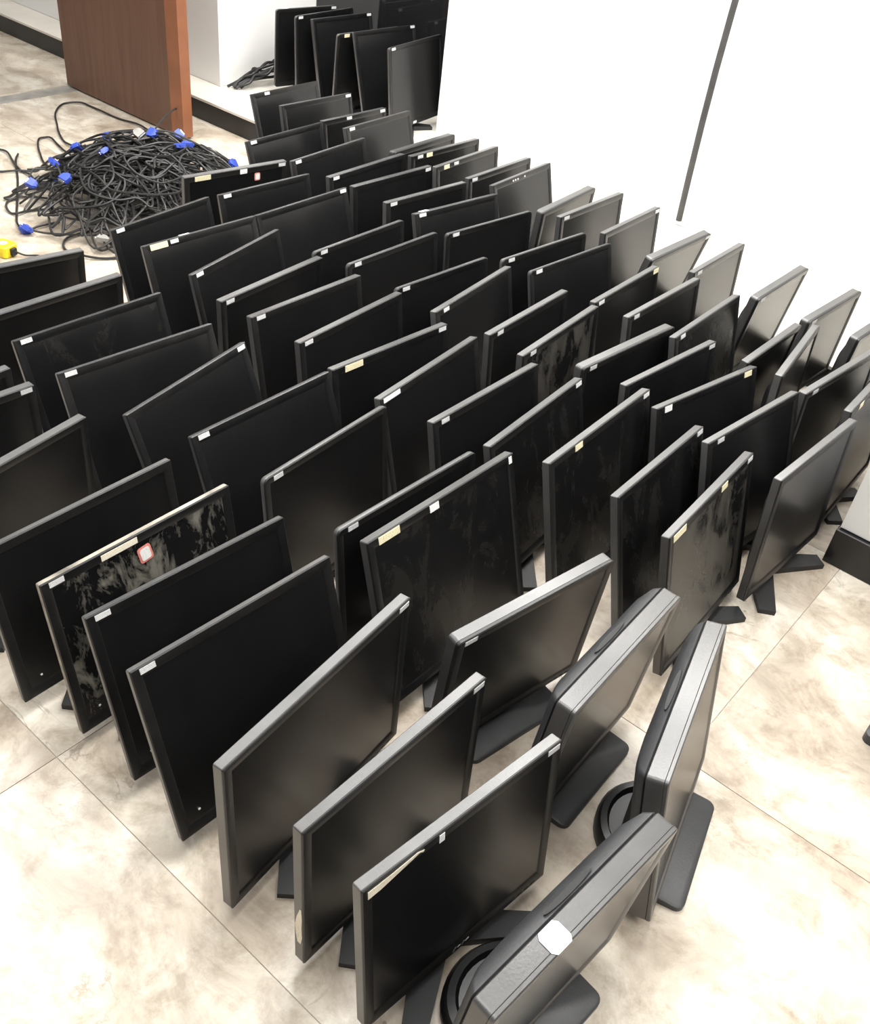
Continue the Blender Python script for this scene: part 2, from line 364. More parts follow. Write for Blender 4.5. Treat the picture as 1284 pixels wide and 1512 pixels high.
        for sx in (-1, 1):
            m = MB(); ax, ay = sx * 0.012, ny + 0.004; fx, fy = sx * reach, -0.045 if reach > 0.1 else -0.02
            dx, dy = fx - ax, fy - ay; l = math.hypot(dx, dy); px, py = -dy / l, dx / l
            w0, w1 = 0.030, 0.020
            poly = [(ax + px * w0, ay + py * w0), (ax - px * w0, ay - py * w0), (fx - px * w1, fy - py * w1), (fx + px * w1 , fy + py * w1)]
            lo = m.loop([(*p, 0.0) for p in poly]); hi = m.loop([(poly[0][0], poly[0][1], 0.020), (poly[1][0], poly[1][1], 0.020), (poly[2][0], poly[2][1], 0.013), (poly[3][0], poly[3][1], 0.013)])
            m.bridge(lo, hi); m.cap(lo, True); m.cap(hi)
            m.build('foot', BACKP, root)
        nw = 0.042; ndp = 0.011
    m = MB(); lp = []
    for f_, s_ in ((0.0, 1.15), (0.15, 1.0), (1.0, 0.85)):
        zc = 0.012 + (topz - 0.012) * f_; yc = ny + (ytop - ny) * f_
        lp.append(m.loop([(px, yc + py, zc) for px, py in rrect(-nw * s_, nw * s_, -ndp, ndp, 0.006, 2)]))
    for a, c in zip(lp, lp[1:]): m.bridge(a, c)
    m.cap(lp[0], True); m.cap(lp[-1]); m.build('neck', BACKP, root, smooth=True)
    # stickers
    def stick(u, v, w, hh, mat, name='sticker', lab=None, rot=0.0, parent=None, yy=0.0, poly=None):
        m = MB(); c, s = math.cos(rot), math.sin(rot)
        poly = poly or [(-w / 2, -hh / 2), (w / 2, -hh / 2), (w / 2, hh / 2), (-w / 2, hh / 2)]
        P = [(u + a * c - b2 * s, v + a * s + b2 * c) for a, b2 in poly]
        a = m.loop([(px, yy - 0.0002, pz) for px, pz in P]); b2 = m.loop([(px, yy - 0.0010, pz) for px, pz in P])
        m.bridge(a, b2); m.cap(a, True); m.cap(b2)
        o = m.xform(tl).build(name, mat, parent or root)
        if lab: o['label'] = lab
        return o
    for sp in stickers.split():
        if sp == 'l': stick(-h + 0.030, H - 0.0085, 0.028, 0.0105, STK['g'], lab='small grey-white tag at left corner')
        elif sp == 'r': stick(h - 0.020, H - 0.0085, 0.026, 0.0105, STK['g'], lab='small grey-white tag at right corner')
        elif sp[0] == 'b': stick(-h + W * float(sp[1:]), 0.010, 0.026, 0.010, STK['g'], lab='small tag on lower bezel')
        elif sp[0] == 't':                          # lying on the top edge
            u = -h + W * float(sp[1:-1]); m = MB(); m.box(u - 0.016, u + 0.016, 0.003, d - 0.003, H + 0.0002, H + 0.0012); o = m.xform(tl).build('sticker', STK['w'], root); o['label'] = 'white label on top edge'
        elif sp[0] == 'O':
            u = -h + W * float(sp[1:]); m = MB(); k = 0.011; a_ = 0.019; y0, y1 = -0.0004, d - 0.002
            P = [(u - a_ + k * .5, y0), (u + a_ - k * .5, y0), (u + a_, y0 + k * .6), (u + a_, y1 - k * .6), (u + a_ - k * .5, y1), (u - a_ + k * .5, y1), (u - a_, y1 - k * .6), (u - a_, y0 + k * .6)]
            a = m.loop([(px, py, H + 0.0002) for px, py in P]); c2 = m.loop([(px, py, H + 0.0012) for px, py in P]); m.bridge(a, c2); m.cap(a, True); m.cap(c2)
            o = m.xform(tl).build('sticker', STK['o'], root); o['label'] = 'white octagonal sticker on top edge'
        elif sp[0] in 'NP':                         # paper note with red edge on the screen
            u = -h + W * float(sp[1:]); big = sp[0] == 'P'; a_ = 0.034 if big else 0.026; vv = H - (0.048 if big else 0.036)
            n_ = stick(u, vv, a_ * 0.85, a_, RED, 'paper_note', 'white paper note with red printed edge', 0.12 if big else 0.0, yy=0.0024, poly=rrect(-a_ * 0.42, a_ * 0.42, -a_ / 2, a_ / 2, 0.005, 2))
            stick(u, vv, a_ * 0.6, a_ * 0.74, STK['w'], 'note_face', None, 0.12 if big else 0.0, n_, 0.0014, poly=rrect(-a_ * 0.30, a_ * 0.30, -a_ * .37, a_ * .37, 0.004, 2))
        elif sp == 's':                             # torn label on the left side
            m = MB(); zs = [0.055, 0.075, 0.10, 0.125, 0.15]; wd = [(0.006, 0.013), (0.003, 0.016), (0.004, 0.018), (0.003, 0.014), (0.004, 0.007)]
            P = [(wd[i][0], zs[i]) for i in range(5)] + [(wd[i][1], zs[i]) for i in range(4, -1, -1)]
            a = m.loop([(-h - 0.0001, yy, zz) for yy, zz in P]); c2 = m.loop([(-h - 0.0009, yy, zz) for yy, zz in P]); m.bridge(a, c2); m.cap(a, True); m.cap(c2)
            o = m.xform(tl).build('sticker', STK['c'], root); o['label'] = 'torn beige label on the side'
        else:
            c = sp[-1] if sp[-1].isalpha() else 'g'; u = -h + W * float(sp.rstrip('yYwWcQZd')); 
            if c == 'Y': stick(u, H - 0.010, 0.056, 0.0155, STK['y'], lab='pale yellow label')
            elif c == 'Z': stick(u, H - 0.0105, 0.075, 0.012, STK['c'], lab='long cream label')
            elif c == 'y': stick(u, H - 0.0095, 0.030, 0.014, STK['y'], lab='small yellow label')
            elif c == 'W': stick(u, H - 0.0085, 0.062, 0.011, STK['w'], lab='long white label')
            elif c == 'w': stick(u, H - 0.0105, 0.026, 0.015, STK['w'], lab='small white label')
            elif c == 'c': stick(u, H - 0.012, 0.010, 0.016, STK['w'], lab='narrow white label')
            elif c == 'd': stick(u, H - 0.010, 0.006, 0.005, STK['w'], name='white_dot')
            elif c == 'Q': stick(u, H - 0.013, 0.08, 0.02, STK['c'], lab='torn cream strip', poly=[(-0.042, -0.010), (-0.020, -0.0085), (0.020, -0.0005), (0.050, 0.006), (0.056, 0.002), (0.058, 0.005), (0.046, 0.0095), (0.0, 0.006), (-0.042, 0.005)])
            else: stick(u, H - 0.0085, 0.026, 0.0105, STK['g'], lab='small grey-white tag on top bezel')
    if z0 == 0 and y < 1.9:                          # near enough to show controls on the lower bezel
        if kind in 'SRT':
            for k in range(4):
                m = MB(); u = h - 0.030 - k * 0.016; m.box(u - 0.0045, u + 0.0045, -0.0012, 0.001, 0.0055, 0.0085); m.xform(tl).build('button', BACKP, root)
        if kind == 'N':
            m = MB(); u = -h + 0.045; m.box(u - 0.002, u + 0.002, -0.0006, 0.001, 0.040, 0.043); m.xform(tl).build('indicator', LED, root)
        if 'torn beige strip' in label:              # illegible silver script under the screen
            for k, (u, w_, r_) in enumerate(((-0.016, 0.010, 0.9), (-0.006, 0.007, 0.2), (0.003, 0.009, 1.0), (0.012, 0.008, 0.3))):
                stick(u, 0.010, w_, 0.0022, SILVER, 'logo_stroke', None, r_)
    return root

MONITORS = [
    ('U', 0.2517, 0.6901, 0.000, 49.81, -4.25, 0.3902, 0.3530, 'O.34', 0, 'thick-backed monitor with white octagonal sticker on top, frontmost in the nearest diagonal row', 0.038, 0.140),
    ('S', 0.1332, 0.7942, 0.000, 47.43, 6.50, 0.3973, 0.3341, '.13Q .36c r', 0, 'monitor with torn beige strip on bezel, second from front of the nearest diagonal row', 0.038, 0.140),
    ('S', 0.0088, 0.8940, 0.000, 53.79, 2.00, 0.4005, 0.3422, 'r s', 0, 'monitor with torn beige label on its side, third from front of the nearest diagonal row', 0.038, 0.140),
    ('S', -0.1280, 1.0022, 0.000, 60.51, 0.75, 0.4522, 0.3620, 'r', 0, 'large black monitor facing right, fourth from front of the nearest diagonal row', 0.038, 0.140),
    ('N', -0.2224, 1.0742, 0.000, 51.92, 16.75, 0.4133, 0.3572, 'l', 0, 'slim black monitor tagged at left corner, fifth from front of the nearest diagonal row', 0.038, 0.140),
    ('N', -0.3380, 1.1766, 0.000, 51.16, 14.50, 0.4099, 0.3533, 'l', 0, 'slim black monitor tagged at left corner, sixth from front of the nearest diagonal row', 0.038, 0.140),
    ('N', -0.4729, 1.2678, 0.000, 54.95, 8.75, 0.4069, 0.3460, 'l .38Z P.5', 3, 'dusty monitor with pink-edged note, seventh from front of the nearest diagonal row', 0.038, 0.140),
    ('N', -0.6033, 1.3232, 0.000, 55.35, 8.50, 0.4100, 0.3458, '', 0, 'slim black monitor without stickers, eighth from front of the nearest diagonal row', 0.038, 0.140),
    ('S', -0.8309, 1.4453, 0.000, 64.23, -1.50, 0.4100, 0.3421, '', 0, 'square-cornered black monitor without stickers, ninth from front of the nearest diagonal row', 0.038, 0.140),
    ('S', -1.0039, 1.5540, 0.000, 52.11, 0.00, 0.4100, 0.3420, 'r', 0, 'square-cornered black monitor tagged at right corner, tenth from front of the nearest diagonal row', 0.038, 0.140),
    ('S', -1.0628, 1.6053, 0.000, 55.56, 0.00, 0.3950, 0.3420, '', 0, 'square-cornered black monitor without stickers, eleventh from front of the nearest diagonal row', 0.038, 0.140),
    ('U', 0.5158, 1.0563, 0.000, 68.60, 9.25, 0.3878, 0.3516, '', 0, 'thick-backed monitor seen almost edge-on, frontmost in the second-nearest diagonal row', 0.038, 0.140),
    ('U', 0.3436, 1.1868, 0.000, 56.51, -4.00, 0.3727, 0.3328, '', 0, 'thick-backed monitor on square tray base, second from front of the second-nearest diagonal row', 0.038, 0.140),
    ('T', 0.1957, 1.2954, 0.000, 44.09, -3.75, 0.3944, 0.3227, 'l', 0, 'rounded monitor on wide tray base, third from front of the second-nearest diagonal row', 0.038, 0.140),
    ('S', 0.0989, 1.4351, 0.000, 53.33, 16.00, 0.4328, 0.3766, '.13Y .42w .97c', 1, 'scuffed monitor with long yellow label, fourth from front of the second-nearest diagonal row', 0.038, 0.140),
    ('R', -0.0235, 1.5055, 0.000, 52.75, 6.00, 0.4008, 0.3439, '.1', 0, 'round-cornered black monitor tagged at left corner, fifth from front of the second-nearest diagonal row', 0.038, 0.140),
    ('R', -0.2077, 1.6374, 0.000, 58.23, 5.50, 0.3840, 0.3436, '.1', 0, 'round-cornered black monitor tagged at left corner, sixth from front of the second-nearest diagonal row', 0.038, 0.140),
    ('N', -0.2962, 1.6938, 0.000, 54.98, 19.75, 0.3980, 0.3634, 'l', 0, 'slim black monitor tagged at left corner, seventh from front of the second-nearest diagonal row', 0.038, 0.140),
    ('N', -0.4679, 1.7800, 0.000, 65.67, 19.50, 0.3969, 0.3628, 'r', 0, 'slim black monitor tagged at right corner, eighth from front of the second-nearest diagonal row', 0.038, 0.140),
    ('N', -0.6262, 1.8422, 0.000, 50.05, 20.00, 0.4016, 0.3639, 'l', 0, 'slim black monitor tagged at left corner, ninth from front of the second-nearest diagonal row', 0.038, 0.140),
    ('N', -0.7835, 1.9709, 0.000, 53.49, 18.00, 0.4014, 0.3596, 'l', 1, 'slim black monitor tagged at left corner, tenth from front of the second-nearest diagonal row', 0.038, 0.140),
    ('S', -1.0067, 2.1145, 0.000, 54.33, -4.00, 0.3950, 0.3428, '', 0, 'square-cornered black monitor without stickers, eleventh from front of the second-nearest diagonal row', 0.038, 0.140),
    ('S', -1.1772, 2.2559, 0.000, 44.59, -6.00, 0.3950, 0.3439, '', 0, 'square-cornered black monitor without stickers, twelfth from front of the second-nearest diagonal row', 0.038, 0.140),
    ('S', 0.6322, 1.6103, 0.000, 57.06, 12.25, 0.4095, 0.3500, '.1Y .62y r', 2, 'dusty grey monitor with two yellow labels, frontmost in the third-nearest diagonal row', 0.038, 0.140),
    ('S', 0.5457, 1.6969, 0.000, 55.63, 14.50, 0.3824, 0.3533, 'r', 1, 'square-cornered black monitor tagged at right corner, second from front of the third-nearest diagonal row', 0.038, 0.140),
    ('S', 0.4140, 1.7774, 0.000, 56.10, 13.50, 0.4313, 0.3723, '.26y r', 1, 'streaky monitor with yellow label, third from front of the third-nearest diagonal row', 0.038, 0.140),
    ('S', 0.2757, 1.8338, 0.000, 58.39, 14.00, 0.3991, 0.3525, 'r', 1, 'square-cornered black monitor tagged at right corner, fourth from front of the third-nearest diagonal row', 0.038, 0.140),
    ('S', 0.1444, 1.8877, 0.000, 54.21, 11.75, 0.3929, 0.3493, '.1', 0, 'square-cornered black monitor tagged at left corner, fifth from front of the third-nearest diagonal row', 0.038, 0.140),
    ('S', 0.0178, 1.9698, 0.000, 60.06, 13.25, 0.4010, 0.3514, '.1W', 0, 'monitor with long white label, sixth from front of the third-nearest diagonal row', 0.038, 0.140),
    ('S', -0.1158, 2.0508, 0.000, 50.58, 8.00, 0.3861, 0.3454, '.17Y r', 0, 'square-cornered black monitor with yellow label, seventh from front of the third-nearest diagonal row', 0.038, 0.140),
    ('S', -0.2305, 2.1802, 0.000, 58.04, 7.00, 0.3947, 0.3446, 'l', 0, 'square-cornered black monitor tagged at left corner, eighth from front of the third-nearest diagonal row', 0.038, 0.140),
    ('S', -0.3492, 2.2513, 0.000, 54.12, 9.50, 0.3872, 0.3468, 'l', 0, 'square-cornered black monitor tagged at left corner, ninth from front of the third-nearest diagonal row', 0.038, 0.140),
    ('S', -0.4938, 2.3501, 0.000, 59.23, 1.00, 0.3868, 0.3421, 'l', 0, 'square-cornered black monitor tagged at left corner, tenth from front of the third-nearest diagonal row', 0.038, 0.140),
    ('N', -0.5609, 2.4600, 0.000, 66.61, 12.50, 0.3895, 0.3503, 'l', 0, 'slim black monitor tagged at left corner, eleventh from front of the third-nearest diagonal row', 0.038, 0.090),
    ('N', -0.6737, 2.5235, 0.000, 51.75, 17.50, 0.3864, 0.3586, '.13Y .26 t.36w', 0, 'monitor with yellow and white labels, twelfth from front of the third-nearest diagonal row', 0.038, 0.140),
    ('N', -0.8183, 2.6305, 0.000, 59.82, 14.50, 0.3740, 0.3533, 'l', 0, 'slim black monitor tagged at left corner, thirteenth from front of the third-nearest diagonal row', 0.038, 0.140),
    ('S', 0.8623, 1.8577, 0.000, 50.98, 3.75, 0.3807, 0.3427, '', 0, 'monitor with bright reflection, no sticker, frontmost in the fourth-nearest diagonal row', 0.038, 0.140),
    ('S', 0.7772, 1.9195, 0.000, 47.49, 14.00, 0.3879, 0.3525, '.12', 0, 'square-cornered black monitor tagged at left corner, second from front of the fourth-nearest diagonal row', 0.038, 0.140),
    ('S', 0.6810, 2.0229, 0.000, 43.92, 14.50, 0.3891, 0.3533, '.1w .9y', 0, 'monitor with white and yellow tags, third from front of the fourth-nearest diagonal row', 0.038, 0.140),
    ('S', 0.5783, 2.1515, 0.000, 48.41, 8.00, 0.3896, 0.3454, 'r', 0, 'square-cornered black monitor tagged at right corner, fourth from front of the fourth-nearest diagonal row', 0.038, 0.140),
    ('T', 0.4497, 2.2295, 0.000, 48.71, 2.00, 0.3882, 0.3422, '.1', 0, 'thick black monitor tagged at left corner, fifth from front of the fourth-nearest diagonal row', 0.038, 0.140),
    ('S', 0.2925, 2.2631, 0.000, 58.44, 5.25, 0.3853, 0.3434, '.12', 2, 'monitor with dust-streaked screen, sixth from front of the fourth-nearest diagonal row', 0.038, 0.140),
    ('S', 0.2077, 2.3410, 0.000, 56.96, 5.00, 0.3764, 0.3433, '.12', 0, 'square-cornered black monitor tagged at left corner, seventh from front of the fourth-nearest diagonal row', 0.038, 0.140),
    ('S', 0.0923, 2.4201, 0.000, 61.02, 11.75, 0.3891, 0.3493, '.12', 0, 'square-cornered black monitor tagged at left corner, eighth from front of the fourth-nearest diagonal row', 0.038, 0.140),
    ('R', -0.0293, 2.4999, 0.000, 50.25, 7.00, 0.3689, 0.3446, '.1', 0, 'round-cornered black monitor tagged at left corner, ninth from front of the fourth-nearest diagonal row', 0.038, 0.140),
    ('R', -0.1813, 2.6238, 0.000, 53.70, 6.50, 0.3802, 0.3442, '.1', 0, 'round-cornered black monitor tagged at left corner, tenth from front of the fourth-nearest diagonal row', 0.038, 0.140),
    ('R', -0.2936, 2.6831, 0.000, 55.21, 5.00, 0.3843, 0.3433, '.1', 0, 'round-cornered black monitor tagged at left corner, eleventh from front of the fourth-nearest diagonal row', 0.038, 0.140),
    ('N', -0.4394, 2.8392, 0.000, 54.93, 17.25, 0.3850, 0.3581, 'r', 0, 'slim black monitor tagged at right corner, twelfth from front of the fourth-nearest diagonal row', 0.038, 0.140),
    ('N', -0.6023, 2.9439, 0.000, 50.47, 13.00, 0.3572, 0.3510, 'l', 0, 'slim black monitor tagged at left corner, thirteenth from front of the fourth-nearest diagonal row', 0.038, 0.140),
    ('S', -0.7874, 3.0967, 0.000, 44.02, -3.00, 0.3763, 0.3425, '.17Y .56w r N.7', 0, 'monitor with red-edged note and two labels, fourteenth from front of the fourth-nearest diagonal row', 0.038, 0.140),
    ('S', 1.0994, 2.1975, 0.000, 55.94, 6.00, 0.3950, 0.3439, '.18y', 0, 'square-cornered black monitor with yellow label, frontmost in the fifth-nearest diagonal row', 0.038, 0.090),
    ('S', 1.0069, 2.2469, 0.000, 48.21, 3.00, 0.3950, 0.3425, '.12', 0, 'square-cornered black monitor tagged at left corner, second from front of the fifth-nearest diagonal row', 0.038, 0.090),
    ('S', 0.9175, 2.3366, 0.000, 62.30, 3.00, 0.3582, 0.3425, '', 0, 'monitor turned nearly edge-on, third from front of the fifth-nearest diagonal row', 0.038, 0.140),
    ('S', 0.8162, 2.3763, 0.000, 53.55, -4.00, 0.3245, 0.3428, '', 0, 'square-cornered black monitor without stickers, fourth from front of the fifth-nearest diagonal row', 0.038, 0.140),
    ('S', 0.7364, 2.4344, 0.000, 55.26, 12.50, 0.3889, 0.3503, '.1', 1, 'square-cornered black monitor tagged at left corner, fifth from front of the fifth-nearest diagonal row', 0.038, 0.140),
    ('S', 0.6016, 2.5275, 0.000, 53.43, 8.00, 0.3911, 0.3454, '.1', 0, 'square-cornered black monitor tagged at left corner, sixth from front of the fifth-nearest diagonal row', 0.038, 0.140),
    ('S', 0.5011, 2.5848, 0.000, 55.92, 8.00, 0.3611, 0.3454, 'l .95y', 0, 'monitor with yellow tag at right corner, seventh from front of the fifth-nearest diagonal row', 0.038, 0.140),
    ('R', 0.3693, 2.6916, 0.000, 48.93, 14.25, 0.3802, 0.3529, '.1', 0, 'round-cornered black monitor tagged at left corner, eighth from front of the fifth-nearest diagonal row', 0.038, 0.140),
    ('R', 0.2617, 2.7701, 0.000, 48.40, 8.00, 0.3846, 0.3454, '.1', 0, 'round-cornered black monitor tagged at left corner, ninth from front of the fifth-nearest diagonal row', 0.038, 0.140),
    ('R', 0.0771, 2.9066, 0.000, 47.24, 5.00, 0.3766, 0.3433, '.1', 0, 'round-cornered black monitor tagged at left corner, tenth from front of the fifth-nearest diagonal row', 0.038, 0.140),
    ('S', 0.0103, 2.9796, 0.000, 46.64, 15.00, 0.3619, 0.3541, 't.12w l', 0, 'square-cornered black monitor tagged at left corner, eleventh from front of the fifth-nearest diagonal row', 0.038, 0.140),
    ('S', -0.1349, 3.0840, 0.000, 49.08, 5.00, 0.3611, 0.3433, 'l', 0, 'square-cornered black monitor tagged at left corner, twelfth from front of the fifth-nearest diagonal row', 0.038, 0.140),
    ('S', -0.2568, 3.1894, 0.000, 51.18, 5.00, 0.3665, 0.3433, 'r', 0, 'square-cornered black monitor tagged at right corner, thirteenth from front of the fifth-nearest diagonal row', 0.038, 0.140),
    ('S', -0.3446, 3.2581, 0.000, 56.11, 6.00, 0.3812, 0.3439, 'l', 0, 'square-cornered black monitor tagged at left corner, fourteenth from front of the fifth-nearest diagonal row', 0.038, 0.140),
    ('N', -0.4629, 3.3477, 0.000, 58.82, 12.00, 0.3858, 0.3496, 'l', 0, 'slim black monitor tagged at left corner, fifteenth from front of the fifth-nearest diagonal row', 0.038, 0.140),
    ('N', -0.6133, 3.4425, 0.000, 56.23, 17.75, 0.3715, 0.3591, 'l', 0, 'slim black monitor tagged at left corner, sixteenth from front of the fifth-nearest diagonal row', 0.038, 0.140),
    ('T', 1.1840, 2.6028, 0.000, 50.50, -3.00, 0.3500, 0.2854, '', 0, 'thick black monitor without stickers, frontmost in the farthest floor row', 0.090, 0.140),
    ('T', 1.0704, 2.6782, 0.000, 50.46, -1.75, 0.3385, 0.2851, 'l', 0, 'thick black monitor tagged at left corner, second from front of the farthest floor row', 0.083, 0.140),
    ('T', 0.9153, 2.7916, 0.000, 53.56, -7.00, 0.3469, 0.2871, 'l', 0, 'thick black monitor tagged at left corner, third from front of the farthest floor row', 0.089, 0.140),
    ('S', 0.7868, 2.8874, 0.000, 54.72, 4.25, 0.3403, 0.2858, '.1', 0, 'square-cornered black monitor tagged at left corner, fourth from front of the farthest floor row', 0.089, 0.140),
    ('T', 0.6137, 3.0015, 0.000, 51.92, -12.25, 0.3549, 0.2916, 'r', 0, 'thick black monitor tagged at right corner, fifth from front of the farthest floor row', 0.083, 0.140),
    ('S', 0.5362, 3.0614, 0.000, 55.27, 6.25, 0.3510, 0.2867, 'r', 0, 'square-cornered black monitor tagged at right corner, sixth from front of the farthest floor row', 0.103, 0.140),
    ('S', 0.4043, 3.1507, 0.000, 53.07, 5.00, 0.3649, 0.2861, 'l', 0, 'square-cornered black monitor tagged at left corner, seventh from front of the farthest floor row', 0.103, 0.140),
    ('T', 0.3007, 3.2344, 0.000, 58.14, -3.00, 0.3476, 0.2854, '', 0, 'thick black monitor without stickers, eighth from front of the farthest floor row', 0.087, 0.090),
    ('S', 0.2115, 3.3005, 0.000, 57.10, 15.00, 0.3542, 0.2951, '.32d .36d .4d .52d', 0, 'monitor with tiny white dots on bezel, ninth from front of the farthest floor row', 0.113, 0.140),
    ('S', 0.0960, 3.3808, 0.000, 54.61, 6.00, 0.3571, 0.2866, 'l', 0, 'square-cornered black monitor tagged at left corner, tenth from front of the farthest floor row', 0.103, 0.140),
    ('S', -0.0171, 3.4580, 0.000, 56.11, 7.00, 0.3633, 0.2871, '.15y .3', 0, 'square-cornered black monitor with yellow label, eleventh from front of the farthest floor row', 0.101, 0.140),
    ('S', -0.1095, 3.5205, 0.000, 51.67, 5.00, 0.3603, 0.2861, '.12 .25y', 0, 'square-cornered black monitor with yellow label, twelfth from front of the farthest floor row', 0.103, 0.090),
    ('T', -0.1879, 3.5886, 0.000, 55.59, 5.00, 0.3460, 0.2861, '', 0, 'thick black monitor without sticker, thirteenth from front of the farthest floor row', 0.087, 0.090),
    ('S', -0.3147, 3.6730, 0.000, 56.25, 15.50, 0.3651, 0.3715, 'l', 0, 'square-cornered black monitor tagged at left corner, fourteenth from front of the farthest floor row', 0.038, 0.140),
    ('S', -0.4627, 3.7944, 0.000, 52.05, 8.00, 0.3316, 0.3373, 'r .4', 0, 'square-cornered black monitor tagged at right corner, fifteenth from front of the farthest floor row', 0.038, 0.140),
    ('S', -0.6081, 3.8831, 0.000, 50.90, 12.00, 0.3567, 0.3476, 'r', 0, 'square-cornered black monitor tagged at right corner, sixteenth from front of the farthest floor row', 0.038, 0.140),
    ('N', -0.7290, 3.9738, 0.000, 54.60, 16.75, 0.3576, 0.3530, '.22', 0, 'slim black monitor tagged at left corner, seventeenth from front of the farthest floor row', 0.038, 0.140),
    ('R', -0.3136, 4.5773, 0.098, 61.73, 6.75, 0.4136, 0.3444, 'l b.45', 0, 'round-cornered black monitor tagged at left corner, rightmost on the ledge behind', 0.038, 0.090),
    ('N', -0.4321, 4.6840, 0.098, 49.29, 16.00, 0.3743, 0.3558, 'r', 0, 'slim black monitor tagged at right corner, second from right on the ledge behind', 0.038, 0.090),
    ('R', -0.5864, 4.7572, 0.098, 49.92, -3.00, 0.3800, 0.3244, '.14y', 0, 'round-cornered black monitor with yellow label, third from right on the ledge behind', 0.038, 0.090),
    ('S', -0.6612, 4.8308, 0.098, 50.40, 12.00, 0.3599, 0.3496, 'r', 0, 'square-cornered black monitor tagged at right corner, fourth from right on the ledge behind', 0.038, 0.090),
    ('R', -0.7933, 4.8980, 0.098, 55.86, 2.00, 0.3811, 0.3422, 'l', 0, 'round-cornered black monitor tagged at left corner, fifth from right on the ledge behind', 0.038, 0.090),
    ('R', -0.9028, 4.9505, 0.098, 44.33, -2.00, 0.3379, 0.3422, 't.15w r', 0, 'monitor with white scrap on top edge, sixth from right on the ledge behind', 0.038, 0.090),
]

for i, row in enumerate(MONITORS):
    make_monitor(*row, i, tray=(0.075 if row[0] == 'U' or 'tray base' in row[10] else 0.0))
# one more monitor beyond the right edge: only the corner of its base shows
make_monitor('U', 1.137, 1.383, 0.0, 54.0, 4.0, 0.39, 0.33, '', 0, 'thick-backed monitor whose tray base corner enters at the right edge', 0.038, 0.14, 3, tray=0.15)

# ------------------------------------------------------------------ cable heap by the door
HS, HQ, HR, HH = -3.14, 2.18, 0.45, 0.23
def mound(s, q):
    r2 = ((s - HS) / HR) ** 2 + ((q - HQ) / (HR * 0.98)) ** 2
    return HH * max(0.0, 1 - r2) ** 0.8
def smooth_path(ctrl, n):
    out = []; c = [Vector(p) for p in ctrl]; c = [c[0]] + c + [c[-1]]; m = len(c) - 3
    for i in range(n):
        u = i / (n - 1) * m; k = min(int(u), m - 1); t = u - k
        p0, p1, p2, p3 = c[k:k + 4]
        out.append(0.5 * ((2 * p1) + (p2 - p0) * t + (2 * p0 - 5 * p1 + 4 * p2 - p3) * t * t + (3 * p1 - p0 - 3 * p2 + p3) * t ** 3))
    return out
def connector(root, p, dirv, blue=True):
    z = math.atan2(dirv[1], dirv[0])
    m = MB(); lp = []
    for x, w_, t_ in ((-0.020, 0.006, 0.005), (-0.014, 0.010, 0.007), (-0.006, 0.017, 0.0085), (0.016, 0.018, 0.0085), (0.018, 0.017, 0.008)):
        lp.append(m.loop([(x, -w_, -t_), (x, w_, -t_), (x, w_, t_), (x, -w_, t_)]))
    for a, c in zip(lp, lp[1:]): m.bridge(a, c)
    m.cap(lp[0], True); m.cap(lp[-1])
    tiltv = random.uniform(-0.5, 0.5); roll = random.uniform(-0.9, 0.9)
    R3 = Matrix.Rotation(z, 3, 'Z') @ Matrix.Rotation(tiltv, 3, 'Y') @ Matrix.Rotation(roll, 3, 'X')
    def T3(a, b2, c): v = R3 @ Vector((a, b2, c)) + Vector(p); return tuple(v)
    o = m.xform(T3).build('plug', BLUE if blue else CONN_GREY, root)
    m = MB(); m.box(0.018, 0.025, -0.012, 0.012, -0.0045, 0.0045, 0.001); m.xform(T3).build('metal_shell', METAL, o)
    m = MB()
    for sy in (-1, 1): m.box(-0.012, 0.022, sy * 0.0155 - 0.0022, sy * 0.0155 + 0.0022, -0.0022, 0.0022)
    m.xform(T3).build('thumb_screws', o.data.materials[0], o)
CONN = [(-3.457, 2.241), (-3.306, 2.007), (-3.15, 2.021), (-3.173, 1.871), (-3.188, 2.382), (-3.169, 2.253), (-3.039, 2.272), (-3.36, 1.842), (-3.141, 1.679), (-3.03, 2.52), (-3.32, 1.92), (-3.054, 2.32)]
GROUP = 'cables heaped on the floor by the door'
NC = 110
